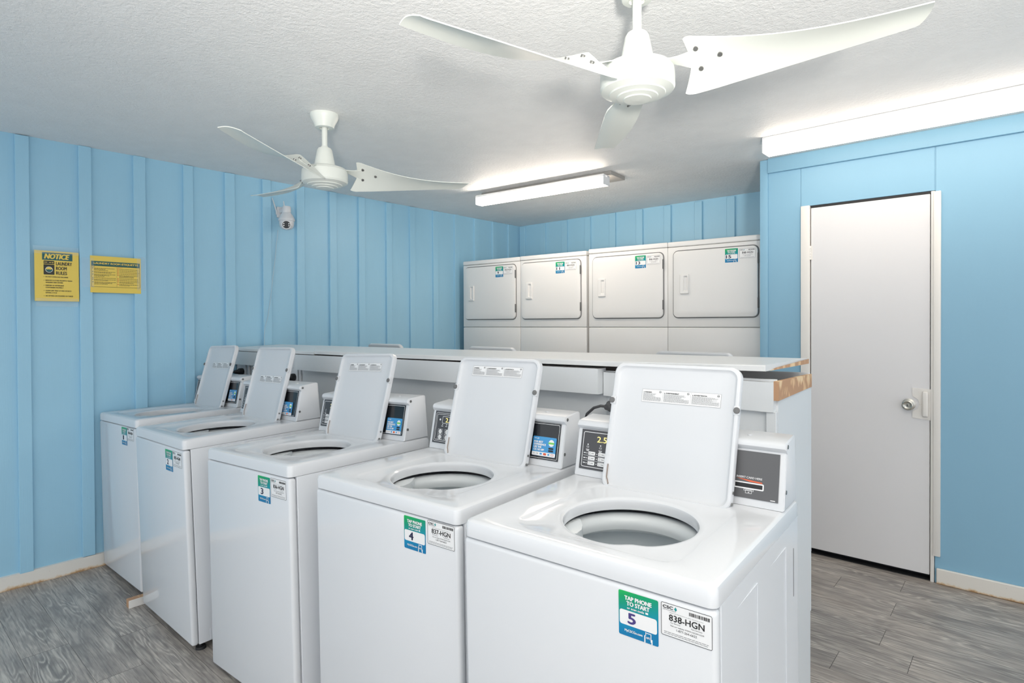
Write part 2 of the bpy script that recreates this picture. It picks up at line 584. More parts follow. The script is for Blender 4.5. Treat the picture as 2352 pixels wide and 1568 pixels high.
# knob and latch guard
b = MB()
b.M = Matrix.Translation((DX1 - DX0 - 0.098, -0.006, 0.957)) @ Matrix.Rotation(R(90), 4, 'X')
b.lathe([(0.0, 0.0), (0.032, 0.0), (0.032, 0.006), (0.014, 0.010), (0.012, 0.028), (0.024, 0.034), (0.027, 0.046), (0.0265, 0.054), (0.021, 0.056), (0.017, 0.053), (0.009, 0.052), (0.008, 0.056), (0.0, 0.056)], n=32, cap0=False, cap1=False)
knob = b.build('door_knob', 'chrome', door)
b = MB(); b.box(DW - 0.0995, DW - 0.0965, -0.0632, -0.062, 0.951, 0.963); b.build('keyhole', 'dark', knob)
b = MB()
gl = [(0.0, .885), (0.082, .878), (0.086, 1.046), (0.0, 1.05), (0.0, 1.005), (0.028, 0.986), (0.034, 0.957), (0.022, 0.932), (0.0, 0.922)]
gx = DW - 0.082
b.loops([[(gx + p, -0.0065, q) for p, q in gl], [(gx + p, -0.0105, q) for p, q in gl]], 0, True, True)
b.box(gx + 0.046, gx + 0.074, -0.026, -0.010, 0.895, 1.035, 0, 0.009, 4)
b.build('latch_guard', 'trim_white', door)

# ---------------------------------------------------------------- printed stickers
def tap_sticker(num, purple, w=0.089, h=0.094):
    b = MB()
    b.rect(0, w, 0, h, 0, 0, 0.0035)
    y = -0.0004
    b.rect(0.0025, w - 0.003, 0.0235, 0.0545, y, 1, 0.005)
    b.txt('TAP PHONE', 0, 0.0765, 0.0085, y, 1, w=0.060, bold=0.05, x1=w)
    b.txt('TO START', 0, 0.0655, 0.0085, y, 1, w=0.051, bold=0.05, x1=w)
    b.txt('or scan code', 0.020, 0.0583, 0.0045, y, 1, w=0.038, bold=0.03)
    b.rect(0.061, 0.067, 0.0585, 0.0625, y, 1)
    b.txt('MyCSCGo.com', 0.014, 0.0085, 0.0065, y, 1, w=0.040, bold=0.03)
    n = len(num)
    b.txt(num, 0.022 if n == 1 else 0.008, 0.0285, 0.0215, y - 0.0003, 2, w=0.0165 if n == 1 else 0.033, bold=0.035)
    # hand holding a phone, white line drawing
    for x0, x1_, z0, z1 in ((.058, .0605, .0, .015), (.0605, .062, .015, .022), (.072, .0735, .004, .021), (.0735, .076, 0, .010), (.0605, .0725, .0195, .021)):
        b.rect(x0, x1_, z0, z1, y, 1)
    b.txt('NFC', 0.0625, 0.009, 0.0042, y, 1, w=0.009, bold=0.02)
    return b.build('tap_sticker', ['tapgrad', 'print_white', 'print_purple' if purple else 'print_navy'], smooth=0, fix=False)

def id_sticker(code, w=0.103, h=0.066):
    b = MB()
    b.rect(0, w, 0, h, 0, 0, 0.0035)
    y = -0.0004
    b.outline(0, w, 0, h, 0.0009, y, 1, 0.0035)
    b.txt('CSC', 0.004, 0.0555, 0.0058, y, 1, w=0.021, bold=0.035)
    b.plate([(0.0305, 0.0535), (0.0335, 0.0575), (0.0305, 0.0625), (0.0275, 0.0575)], y, 3)
    b.txt('SERVICEWORKS', 0.004, 0.0515, 0.0025, y, 2, w=0.027)
    x = 0.058
    rnd = random.Random(len(code))
    while x < 0.097:
        bw = rnd.choice((0.0007, 0.0012, 0.002))
        b.rect(x, x + bw, 0.0535, 0.0605, y, 1)
        x += bw + rnd.choice((0.0007, 0.0011))
    b.txt('Please use this machine # when reporting service', 0.018, 0.0475, 0.0018, y, 1, w=0.068)
    b.txt(code, 0.017, 0.0325, 0.0125, y, 1, w=0.071, bold=0.016)
    b.txt('For Service:', 0.020, 0.0275, 0.0024, y, 1, w=0.020)
    b.txt('Para Servicio:', 0.062, 0.0275, 0.0024, y, 1, w=0.022)
    b.txt('Visit our website WWW.CSCSW.COM', 0.019, 0.0215, 0.0029, y, 1, w=0.068)
    b.txt('1-877-264-6622', 0.032, 0.0145, 0.0045, y, 1, w=0.041)
    for k in range(2):
        x = 0.006
        while x < 0.094:
            lw = rnd.uniform(0.004, 0.009)
            b.rect(x, min(x + lw, 0.096), 0.0075 - k * 0.0032, 0.0087 - k * 0.0032, y, 2)
            x += lw + 0.0011
    return b.build('service_sticker', ['print_white', 'print_black', 'print_grey', 'teal'], smooth=0, fix=False)

def app_sticker(tilt=0.0):
    w, h = 0.098, 0.066
    b = MB()
    b.rect(0, w, 0, h, 0, 0, 0.004)
    y = -0.0004
    b.rect(0.0005, w - 0.0005, 0.0005, 0.0135, y, 1, 0.003)
    b.txt('csc go', 0.006, 0.056, 0.0052, y, 1, w=0.020, bold=0.012)
    for k, s in enumerate(('FOR BEST', 'EXPERIENCE', 'USE THE', 'CSC GO APP')):
        b.txt(s, 0.006, 0.0445 - k * 0.0088, 0.0064, y, 1, w=(0.037, 0.050, 0.032, 0.044)[k], bold=0.05)
    b.dot(0.078, 0.047, 0.0115, y, 1)
    b.rect(0.066, 0.090, 0.0435, 0.0495, y - 0.0003, 2)
    b.rect(0.068, 0.088, 0.0255, 0.0315, y, 3, 0.001)
    b.rect(0.068, 0.088, 0.0175, 0.0235, y, 3, 0.001)
    yy = y - 0.0003
    b.txt('PAY', 0.007, 0.0055, 0.004, yy, 4, w=0.007)
    b.txt('VISA', 0.019, 0.0055, 0.004, yy, 3, w=0.009)
    b.rect(0.034, 0.043, 0.0045, 0.0105, yy, 0)
    b.dot(0.0525, 0.0075, 0.004, yy, 5)
    b.dot(0.0575, 0.0075, 0.004, yy - .0002, 6)
    b.rect(0.067, 0.074, 0.0045, 0.0105, yy, 0)
    b.outline(0.080, 0.091, 0.0045, 0.0105, 0.001, yy, 5, 0.002)
    return b.build('app_sticker', ['sky', 'print_white', 'lime', 'print_black', 'print_grey', 'print_red', 'orange'], smooth=0, fix=False)

def warning_label():
    w, h = 0.240, 0.039
    b = MB()
    b.rect(0, w, 0, h, 0, 0)
    y = -0.0004
    b.outline(0, w, 0, h, 0.0006, y, 1)
    rnd = random.Random(5)
    for k, s in enumerate(('WARNING', 'AVERTISSEMENT', 'ADVERTENCIA')):
        x0 = (0.0, 0.066, 0.152)[k]
        x1 = (0.066, 0.152, w)[k]
        if k:
            b.rect(x0, x0 + 0.0005, 0.002, h - 0.002, y, 1)
        b.plate([(x0 + .004, h - .0105), (x0 + .0075, h - .0105), (x0 + .00575, h - .0072)], y, 2)
        b.txt(s, x0 + 0.009, h - 0.0105, 0.0033, y, 2, w=(0.022, 0.042, 0.039)[k], bold=0.04)
        b.ring(x1 - 0.008, h - 0.0065, 0.0035, 0.0028, y, 2, 14)
        b.rect(x1 - 0.0105, x1 - 0.0055, h - 0.0072, h - 0.0058, y, 2)
        z = h - 0.0135
        ln = 0
        while z > 0.0025:
            x = x0 + 0.004
            end = x1 - (0.004 if ln > 5 else rnd.uniform(0.006, 0.03))
            while x < end:
                lw = rnd.uniform(0.002, 0.006)
                b.rect(x, min(x + lw, end), z, z + 0.0011, y, 1)
                x += lw + 0.0009
            z -= 0.0021
            ln += 1
    return b.build('warning_label', ['print_white', 'print_grey', 'print_black'], smooth=0, fix=False)

# ---------------------------------------------------------------- washing machines
WW, WD, ZB, ZT = 0.649, 0.656, 0.875, 0.918
HC = (0.336, 0.262)          # centre of the tub opening
HR = 0.171

def star_loop(fn, z, angs):
    return [(HC[0] + fn(a) * math.cos(a), HC[1] + fn(a) * math.sin(a), z) for a in angs]

def rect_r(x0, x1, y0, y1, r):
    """distance from the opening centre to a rounded rectangle, by direction"""
    L = rr_loop(x0, x1, y0, y1, max(r, 1e-4), 8)
    def fn(a):
        dx, dy = math.cos(a), math.sin(a)
        best = 0.3
        for i in range(len(L)):
            p, q = L[i], L[(i + 1) % len(L)]
            px, py = p[0] - HC[0], p[1] - HC[1]
            ex, ey = q[0] - p[0], q[1] - p[1]
            den = dx * ey - dy * ex
            if abs(den) < 1e-12:
                continue
            t = (px * ey - py * ex) / den
            u = (px * dy - py * dx) / den
            if t > 0 and -1e-6 <= u <= 1 + 1e-6:
                return t
        return best
    return fn

def deck_mesh():
    cs = [math.atan2(y - HC[1], x - HC[0]) for x, y in rr_loop(0, WW, 0, WD, 0.018, 8)]
    angs = sorted(set([round(a, 5) for a in cs] + [round(-math.pi + 2 * math.pi * i / 132, 5) for i in range(132)]))
    def hole(r):
        def fn(a):
            d = (a + R(62) + math.pi) % (2 * math.pi) - math.pi
            return r - 0.012 * math.exp(-(d / 0.17) ** 2)
        return fn
    b = MB()
    L = []
    for inset, z in ((0.006, ZB), (0, ZB), (0, ZT - 0.013), (0.0025, ZT - 0.005), (0.008, ZT - 0.001), (0.014, ZT)):
        L.append(star_loop(rect_r(inset, WW - inset, inset, WD - inset, 0.018), z, angs))
    for g, z, r in ((0.0, ZT, 0.05), (0.008, ZT - 0.003, 0.045), (0.016, ZT - 0.0055, 0.04)):
        L.append(star_loop(rect_r(0.112 + g, 0.552 - g, 0.048 + g, 0.478 - g, r), z, angs))
    for r, z in ((HR + 0.015, ZT - 0.0075), (HR + 0.005, ZT - 0.0085), (HR, ZT - 0.012), (HR - 0.002, ZT - 0.018), (HR, ZT - 0.040)):
        L.append(star_loop(hole(r), z, angs))
    b.loops(L)
    return b

def washer(pose, num, label, group, kind, lab=(0.095, 0.275), lid_tilt=16.5, detail=True, code=None, app=None, protos={}):
    x, y, th, lean, tz = pose
    rot = Matrix.Rotation(th, 4, 'Z') @ Matrix.Rotation(lean, 4, 'Y') @ Matrix.Rotation(-tz, 4, 'X')
    c, s = math.cos(th), math.sin(th)
    loc = Vector((x, y, 0))
    root = thing('washing_machine', label, 'washing machine', loc, rot.to_euler(), group)
    OFF = Vector((-0.325, 0, 0))
    P = protos
    def part(name, mats, fn, key=None, parent=root, smooth=35, at=OFF):
        key = key or name
        if key in P:
            return share(P[key], name, parent, at)
        b = MB()
        fn(b)
        o = b.build(name, mats, parent, smooth)
        o.location = at
        P[key] = o
        return o
    def f_cab(b):
        for a in ((0.001, 0.008, 0.030, WD - 0.012), (WW - 0.008, WW - 0.001, 0.030, WD - 0.012), (0.007, WW - 0.007, WD - 0.019, WD - 0.012), (0.007, WW - 0.007, 0.030, 0.037)):
            b.box(*a, 0.030, 0.8735, 0, 0.0015, 1)
        b.box(0.007, WW - 0.007, 0.036, WD - 0.018, 0.034, 0.042)
        # embossed panel lines pressed into the side sheet
        for v0, v1 in ((0.128, 0.265), (0.38, 0.514)):
            for u in (WW - 0.001, 0.001):
                sg = 1 if u > 0.3 else -1
                b.box(min(u, u + sg * 0.002), max(u, u + sg * 0.002), v1 - 0.003, v1 + 0.003, 0.12, 0.828, 0, 0.0009, 1)
                b.hexa([(u, v0, 0.8277), (u + sg * .0002, v0, 0.8277), (u + sg * .002, v1, 0.826), (u, v1, 0.826), (u, v0, 0.8283), (u + sg * .0002, v0, 0.8283), (u + sg * .002, v1, 0.830), (u, v1, 0.830)])
        b.box(WW - 0.0015, WW + 0.0006, 0.075, 0.17, 0.034, 0.084, 0, 0.0008, 1)
        b.disc((WW, 0.093, 0.058), (1, 0, 0), 0.006, 0.003, 12, 1)
        b.box(WW - 0.0015, WW - 0.0006, 0.594, 0.599, 0.67, 0.80, 1)
    part('cabinet', ['enamel_side', 'rubber_and_groove_grey'], f_cab)
    part('front_panel', 'enamel', lambda b: b.box(0, WW, 0, 0.0285, 0.030, 0.8715, 0, 0.011, 4))
    deck = part('top_deck', 'enamel', lambda b: (b.v.extend(deck_mesh_cache.v), b.f.extend(deck_mesh_cache.f), b.fm.extend(deck_mesh_cache.fm)))
    def f_ring(b):
        b.lathe([(0.200, 0.862), (0.188, 0.864), (0.174, 0.858), (0.166, 0.847), (0.164, 0.834), (0.168, 0.822), (0.180, 0.814), (0.192, 0.808)], HC[0], HC[1], 56, cap0=False, cap1=False)
        # curved bleach inlet on the front left of the ring
        P0 = [(-.172, -.055), (-.150, -.095), (-.128, -.098), (-.112, -.075), (-.116, -.045), (-.132, -.015), (-.160, .020)]
        b.loops([[(HC[0] + p * 1.06, HC[1] + q * 1.06, .872) for p, q in P0], [(HC[0] + p, HC[1] + q, .872) for p, q in P0], [(HC[0] + p * .985, HC[1] + q * .985, .848) for p, q in P0]], 0, True, True)
    part('tub_ring', 'tub', f_ring)
    def f_bas(b):
        b.lathe([(0.205, 0.806), (0.222, 0.796), (0.226, 0.770), (0.228, 0.765), (0.226, 0.735), (0.229, 0.730), (0.225, 0.725), (0.222, 0.71), (0.20, 0.69), (0.06, 0.685), (0.05, 0.70), (0.0, 0.702)], HC[0], HC[1], 48, cap0=False, cap1=False)
    part('wash_basket', 'steel', f_bas)
    # console box: sloping front, overhanging rolled top edge
    def f_con(b):
        k = 0.22
        prof = [(0.515, 0.919), (0.515 + k * 0.138, 1.057), (0.5505, 1.064), (0.544, 1.069), (0.539, 1.076), (0.540, 1.084), (0.546, 1.090), (0.556, 1.092), (0.632, 1.099), (0.640, 1.095), (0.648, 0.919)]
        L = []
        for u, q in ((0.009, 0.0035), (0.0125, 0.0), (0.6415, 0.0), (0.645, 0.0035)):
            cy, cz = 0.59, 1.0
            L.append([(u, yy + (q if yy < cy else -q), zz + (q if zz < cz - .079 else -q)) for yy, zz in prof])
        b.loops(L, 0, True, True)
        for u in (0.0075, 0.6405):
            for v, z in ((0.556, 1.080), (0.535, 0.965)):
                b.disc((u, v, z), (1, 0, 0), 0.0055, 0.006, 12, 1)
        b.disc((0.54, 0.585, 1.0945), (0, 0, 1), 0.006, 0.003, 12, 0)
    con = part('console', ['plastic', 'screw'], f_con, smooth=40)
    # frame lying on the sloping console front: local x along the front, z up the slope
    up = Vector((0, 0.22, 1)).normalized()
    nrm = Vector((0, -1, 0.22)).normalized()
    def on_console(u, z, out=0.0012):
        pos = Vector((u, 0.515 + 0.22 * (z - 0.926), z)) + nrm * out
        m = Matrix((Vector((1, 0, 0)), -nrm, up)).transposed().to_4x4()
        m.translation = pos
        return m
    def place(o, m):
        o.matrix_local = m
        return o
    SL = 1.024
    def ctl(b):
        w, h = 0.30, 0.125
        b.box(0, w, 0, 0.0012, 0, h, 0)
        y = -0.0004
        if kind == 'round':
            b.outline(.006, w - .006, .006, h - .006, .0014, y, 1, .006)
            b.outline(.012, w - .012, .012, h - .012, .0014, y, 1, .005)
            b.outline(.042, .13, .078, .106, .0016, y, 1, .004)
            b.txt('2.50', .060, .083, .017, y, 2, w=.05, bold=.01)
            b.dot(.030, .092, .004, y, 1)
            for i in range(4):
                b.rect(.040 + i * .022, .050 + i * .022, .066, .068, y, 1)
                b.dot(.046 + i * .022, .0735, .0022, y, 1)
            for i in range(4):
                for j in range(2):
                    cx_, cz_ = .038 + i * .036, .024 + j * .0215
                    b.outline(cx_ - .013, cx_ + .013, cz_ - .0098, cz_ + .0098, .0008, y, 1, .001)
                    b.dot(cx_, cz_, .0085, y, 1)
                    b.ring(cx_ - .001, cz_, .0045, .0035, y - .0003, 0, 14)
        else:
            b.outline(.007, w - .007, .007, h - .007, .0018, y, 1, .006)
            b.txt('2.50', .058, .088, .018, y, 2, w=.05, bold=.01)
            for i in range(4):
                x0 = .026 + i * .046
                b.dot(x0, .078, .0022, y, 1)
                b.outline(x0 - .004, x0 + .004, .068, .073, .0008, y, 1)
                b.rect(x0 - .006, x0 + .006, .061, .063, y, 1)
                b.rect(x0 - .004, x0 + .005, .057, .059, y, 1)
            for j in range(3):
                z0 = .0145 + j * .0155
                if j:
                    b.rect(.012, w - .012, z0 - .0026, z0 - .0018, y, 1)
                b.rect(.013, .021, z0 + .004, z0 + .0065, y, 1)
                for i in range(4):
                    x0 = .030 + i * .036
                    b.dot(x0 - .005, z0 + .005, .0016, y, 1)
                    b.rect(x0, x0 + .025, z0, z0 + .011, y, 1, .0025)
                    b.outline(x0 + .003, x0 + .008, z0 + .0025, z0 + .0085, .0007, y - .0003, 0)
                    b.rect(x0 + .011, x0 + .021, z0 + .0042, z0 + .0066, y - .0003, 3)
    pc = part('control_panel', ['panel_dark', 'print_white', 'led', 'print_grey'], ctl, 'control_' + kind, con, 0)
    place(pc, on_console(0.026, 0.941))
    if kind == 'card':
        def pay(b):
            w, h = 0.135, 0.124
            b.box(0, w, 0, 0.0012, 0, h, 0)
            y = -0.0004
            b.txt('INSERT CARD HERE', .0275, .0515, .0052, y, 1, w=.066, bold=.012)
            b.plate([(.026, .0505), (.040, .0495), (.094, .0455), (.094, .0425), (.062, .0435)], y, 2)
            b.outline(.0215, .0985, .024, .0415, .0032, y, 1, .003)
            b.rect(.0247, .0953, .0272, .0383, y, 3)
            b.outline(.052, .0685, .0125, .0215, .0009, y, 1)
            b.outline(.0475, .0730, .0190, .0235, .0008, y, 1)
            b.plate([(.0585, .0145), (.0625, .0145), (.0605, .0175)], y, 1)
            b.rect(.116, .128, .0025, .0045, y, 1)
        pp = part('card_reader_panel', ['panel_grey', 'print_white', 'orange', 'print_black'], pay, None, con, 0)
        place(pp, on_console(0.4945, 0.9385))
    else:
        def pay(b):
            w, h = 0.142, 0.126
            b.box(0, w, 0, 0.0012, 0, h, 0)
            b.outline(.003, w - .004, .004, h - .004, .0012, -0.0004, 1, .004)
        pp = part('payment_panel', ['panel_black', 'print_white'], pay, 'payment_panel', con, 0)
        place(pp, on_console(0.4855, 0.941))
        if detail:
            if 'app' in P:
                a = share(P['app'], 'app_sticker', con)
            else:
                a = P['app'] = app_sticker()
                a.parent = con
            au, az = app or (0.518, 0.952)
            place(a, on_console(au, az, 0.0034))
    # open lid leaning on the console: pan side faces forward
    LW, LH = 0.390, 0.392
    def f_lid(b):
        def lp(i, yy, r):
            return [(p, yy, q) for p, q in rr_loop(i, LW - i, i, LH - i, max(r - i * .6, .004), 8)]
        b.loops([lp(0.004, .024, .032), lp(0, .020, .032), lp(0, .004, .032), lp(.002, .001, .032), lp(.005, 0, .032), lp(.010, 0.0005, .032), lp(.014, .006, .032), lp(.019, .0085, .03), lp(.06, .0085, .03)], 0, True, True)
        for xx in (0.0005, LW - 0.0005):
            b.box(xx - .0035 if xx < .1 else xx - .014, xx + .014 if xx < .1 else xx + .0035, -.0012, .012, .258, .284, 0, .0035, 3)
        for z in (0.022, 0.052):
            b.disc((LW - .001, .010, z), (1, 0, 0), .0042, .003, 12, 1)
        # curled hinge spring at the lower left, dark with age
        b.tube([(.013, .004, .012), (.020, .002, .010), (.0235, .002, .018), (.020, .002, .028), (.016, .002, .036), (.015, .003, .075)], .0016, 6, 2)
    lid = part('lid', ['plastic', 'screw', 'rust'], f_lid)
    lm = Matrix.Translation((-0.325 + 0.133, 0.466, 0.9065)) @ Matrix.Rotation(-R(lid_tilt), 4, 'X')
    lid.matrix_local = lm
    for xx in (0.004, LW - 0.004):
        def f_bump(b):
            b.M = Matrix.Rotation(R(90), 4, 'X')
            b.lathe([(0.0, 0.0), (0.0088, 0.0), (0.0088, 0.003), (0.007, 0.0045), (0.0, 0.005)], n=18, cap0=False, cap1=False)
        part('rubber_bumper', 'rubber_and_groove_grey', f_bump, None, lid, 35, Vector((xx, -0.001, 0.271)))
    if detail:
        if 'warn' in P:
            wl = share(P['warn'], 'warning_label', lid)
        else:
            wl = P['warn'] = warning_label()
            wl.parent = lid
        wl.location = (lab[0], 0.0078, lab[1])
    # levelling feet, each as long as the gap below it
    rm = rot.to_3x3()
    for u, v in ((0.045, 0.05), (0.604, 0.05), (0.045, 0.58), (0.604, 0.58)):
        pz = (rm @ Vector((u - 0.325, v, 0.034)))[2]
        b = MB()
        b.lathe([(0.008, 0.034), (0.008, 0.034 - pz + 0.012), (0.020, 0.034 - pz + 0.011), (0.022, 0.034 - pz)], u, v, 16)
        f = b.build('levelling_foot', 'cream' if (num == '2' and u < .1 and v < .1) else 'dark', root)
        f.location = OFF
    if num and detail:
        t = tap_sticker(num, num == '5')
        t.parent = root
        t.location = OFF + Vector(STK[num][0] + (0,)).xzy + Vector((0, -0.0006, 0))
        d = id_sticker(code)
        d.parent = root
        d.location = OFF + Vector(STK[num][1] + (0,)).xzy + Vector((0, -0.0006, 0))
    return root

STK = {'1': ((.413, .771), (.506, .803)), '2': ((.426, .763), (.520, .793)), '3': ((.430, .765), (.525, .795)), '4': ((.437, .771), (.534, .804)), '5': ((.4435, .766), (.5385, .796))}
deck_mesh_cache = deck_mesh()
POSES = [(-3.736, 0.998, 0.0, -0.036, -0.008), (-3.005, 0.978, -0.011, -0.024, -0.024), (-2.209, 1.006, 0.028, -0.037, -0.001), (-1.463, 1.068, 0.061, -0.007, -0.008), (-0.766, 1.082, 0.052, 0.0, -0.019)]
GW = 'top-loading washers in the front row'
WL = ['white top-loading washer with number 1 sticker, beside the blue wall on a wood block',
      'white top-loading washer with number 2 sticker and 835-HGN label, open lid',
      'white top-loading washer with number 3 sticker and 836-HGN label, open lid',
      'white top-loading washer with number 4 sticker and round-button control panel',
      'white top-loading washer with number 5 sticker and grey card reader, end of row']
LABP = [(.108, .246), (.097, .200), (.071, .310), (.071, .321), (.098, .275)]
APPP = [(.520, .953), (.497, .943), (.523, .944), (.519, .952), None]
for i in range(5):
    washer(POSES[i], str(i + 1), WL[i], GW, ('pill', 'pill', 'pill', 'round', 'card')[i], LABP[i], code='%d-HGN' % (834 + i), app=APPP[i])

# back row, facing the dryers: only the raised lids show above the counter
GB = 'washers behind the folding counter'
for (cx_, yb, tilt), lb in zip(((-3.47, 3.18, 20.5), (-2.468, 3.23, 20.5), (-1.205, 3.28, 18.5)),
        ('white washer behind the counter, its raised lid rim showing before the blue wall',
         'white washer behind the counter, its raised lid rim showing below dryer 9',
         'white washer behind the counter, its raised lid rim showing below dryer 15')):
    washer((cx_, yb, math.pi, 0, 0), None, lb, GB, 'pill', lid_tilt=tilt, detail=False)

# ---------------------------------------------------------------- stacked dryers
def dryer(loc, rz, num, code, label, ztop, dx, protos={}):
    root = thing('stacked_dryer', label, 'clothes dryer', loc, (0, 0, rz), 'stacked dryers along the back wall')
    P = protos
    W, D = 0.661, 0.70
    def part(name, mats, fn, parent=root, smooth=35):
        if name in P:
            return share(P[name], name, parent)
        b = MB()
        fn(b)
        o = P[name] = b.build(name, mats, parent, smooth)
        return o
    part('cabinet', 'enamel_warm', lambda b: (b.box(0, W, 0.022, D, 0.03, 1.955, 0, 0.004), b.box(0.02, W - .02, .05, D - .05, 0, .03)))
    o = part('top_cap', 'enamel_warm', lambda b: b.box(0, W, -0.004, D, 0, 0.037, 0, 0.008, 3))
    o.location.z = ztop - 0.037
    def door_loops(b, x0, x1, z0, z1):
        def lp(i, yy):
            return [(p, yy, q) for p, q in rr_loop(x0 + i, x1 - i, z0 + i, z1 - i, max(0.034 - i, .01), 8)]
        return lp
    def f_front(z0, z1, dz0, dz1):
        def fn(b):
            # plain sheet; grey outline paints the shaded groove around the door
            b.box(0, W, 0.0, 0.022, z0, z1, 0, 0.005, 3)
            b.outline(dx - 0.007, dx + 0.594, dz0 - 0.007, dz1 + 0.007, 0.012, -0.0006, 1, 0.04)
        return fn
    for nm, z0, z1, dz0, dz1 in (('upper_front', 1.3815, 1.9545 + (ztop - 1.994), 1.452, 1.931), ('lower_front', 0.03, 0.96, 0.36, 0.84)):
        b = MB()
        f_front(z0, z1, dz0, dz1)(b)
        b.build(nm, ['enamel_warm', 'rubber_and_groove_grey'], root)
    b = MB()
    b.box(0, W, 0.0, 0.022, 0.963, 1.3775, 0, 0.005, 3)
    b.build('middle_panel', 'enamel_warm', root)
    for nm, dz0, dz1 in (('upper_door', 1.452, 1.931), ('lower_door', 0.36, 0.84)):
        b = MB()
        def lp(i, yy):
            return [(p, yy, q) for p, q in rr_loop(dx + i, dx + 0.587 - i, dz0 + i, dz1 - i, max(0.034 - i, .01), 8)]
        b.loops([lp(0, 0.0), lp(0, -0.010), lp(.002, -.0135), lp(.006, -.015), lp(.05, -.015)], 0, False, True)
        d = b.build(nm, 'enamel_warm', root)
        b = MB()
        hx, hz = dx + 0.052, dz0 + 0.168
        a0 = rr_loop(hx, hx + 0.066, hz, hz + 0.142, 0.006)
        a1 = rr_loop(hx + .004, hx + 0.062, hz + .004, hz + 0.138, 0.006)
        a2 = rr_loop(hx + .026, hx + 0.058, hz + .018, hz + 0.130, 0.008)
        a3 = rr_loop(hx + .030, hx + 0.050, hz + .024, hz + 0.122, 0.008)
        b.loops([[(p, -.015, q) for p, q in a0], [(p, -.021, q) for p, q in a0], [(p, -.026, q) for p, q in a1], [(p, -.026, q) for p, q in a2], [(p, -.0165, q) for p, q in a3]], 0, False, True)
        b.build('door_handle', 'enamel_warm', d)
        for zz in (dz0 + .06, dz1 - .12):
            b = MB()
            b.box(dx + .585, dx + .593, -.017, -.002, zz, zz + .07, 0, .002)
            b.build('door_hinge', 'rubber_and_groove_grey', d)
    t = tap_sticker(num, False, 0.087, 0.094)
    t.parent = root
    t.location = (STD[num][0], -0.0158, 1.826)
    s = id_sticker(code)
    s.parent = root
    s.location = (STD[num][1], -0.0158, 1.848)
    return root

sn = 0.074
cn = math.sqrt(1 - sn * sn)
STD = {'9': (.401, .490), '11': (.378, .471), '13': (.411, .507), '15': (.419, .516)}
for num, k, zt, dx in (('9', 3, 1.994, .030), ('11', 2, 1.996, .022), ('13', 1, 2.004, .042), ('15', 0, 2.003, .047)):
    t = (0, .663, 1.345, 2.009)[k] + 0.661
    dryer((-1.338 - cn * t, 4.06 - sn * t, 0), math.atan2(sn, cn), num, {'9': '842', '11': '844', '13': '846', '15': '848'}[num] + '-HGN',
          'white stacked dryer with number %s sticker on its upper door%s' % (num, {'9': ', next to the blue corner', '11': '', '13': '', '15': ', against the door wall'}[num]), zt, dx)

# ---------------------------------------------------------------- folding counter on its plumbing wall
def fy(x):
    return 2.0 + 0.075 * (x + 0.65)
def by(x):
    return 2.48 + 0.11 * (x + 0.646)
ct = thing('folding_counter', 'long white wooden folding counter on a boxed wall behind the front washers', 'counter', (-0.65, 2.2, 0))
def rel(p):
    return (p[0] + 0.65, p[1] - 2.2, p[2])
def slab(b, xs, yf, yb_, ztf, ztb, th, mi_end=None):
    """plank following a slightly sagging front edge"""
    n = len(xs)
    V = []
    for k, x in enumerate(xs):
        r = 0.004
        V += [rel((x, yf(x) + r, ztf[k])), rel((x, yf(x), ztf[k] - r)), rel((x, yf(x), ztf[k] - th)), rel((x, yb_(x), ztb[k] - th)), rel((x, yb_(x), ztb[k]))]
    F = []
    for k in range(n - 1):
        for j in range(5):
            a, c = k * 5 + j, k * 5 + (j + 1) % 5
            F.append((a, c, c + 5, a + 5))
    F.append((4, 3, 2, 1, 0))
    b.add(V, F, 0)
    for i in range(2, len(F) - 1, 5):
        b.fm[i] = 1
    o = (n - 1) * 5
    b.add([V[o + i] for i in range(5)], [(0, 1, 2, 3, 4)], 0 if mi_end is None else mi_end)
b = MB()
slab(b, [-4.095, -3.6, -3.131], fy, by, [1.258, 1.257, 1.256], [1.2695, 1.2695, 1.270], 0.018)
b.build('countertop', ['counter', 'raw_board'], ct)
b = MB()
slab(b, [-3.128, -2.5, -2.0, -1.54, -1.2, -0.65], fy, by, [1.262, 1.261, 1.264, 1.268, 1.269, 1.276], [1.270, 1.2695, 1.2715, 1.2735, 1.2745, 1.2755], 0.020)
o = b.build('countertop', ['counter', 'raw_board'], ct)
b = MB()
V = [rel((-0.6485, 2.04, 1.2558)), rel((-0.6445, 2.478, 1.2556)), rel((-0.6445, 2.478, 1.2735)), rel((-0.6485, 2.10, 1.262))]
b.hexa([V[0], V[1], (V[1][0] + .002, V[1][1], V[1][2]), (V[0][0] + .002, V[0][1], V[0][2]), V[3], V[2], (V[2][0] + .002, V[2][1], V[2][2]), (V[3][0] + .002, V[3][1], V[3][2])])
b.build('worn_edge', 'ply', ct)
def board(b, x0, x1, y_at, off0, off1, z0, z1, mi=0):
    """upright board following the counter line, from off0 to off1 behind it"""
    b.hexa([rel((x0, y_at(x0) + off0, z0[0])), rel((x1, y_at(x1) + off0, z0[1])), rel((x1, y_at(x1) + off1, z0[1])), rel((x0, y_at(x0) + off1, z0[0])),
            rel((x0, y_at(x0) + off0, z1[0])), rel((x1, y_at(x1) + off0, z1[1])), rel((x1, y_at(x1) + off1, z1[1])), rel((x0, y_at(x0) + off1, z1[0]))], mi)
b = MB(); board(b, -4.095, -3.55, fy, 0.004, 0.05, (1.146, 1.149), (1.236, 1.236)); b.build('apron_board', 'island_white', ct)
b = MB(); board(b, -3.318, -1.265, fy, -0.008, 0.05, (1.143, 1.138), (1.234, 1.238)); b.build('apron_board', 'island_white', ct)
b = MB(); board(b, -1.262, -0.634, fy, 0.028, 0.05, (1.130, 1.118), (1.223, 1.218)); b.build('apron_board', 'island_white', ct)
b = MB()
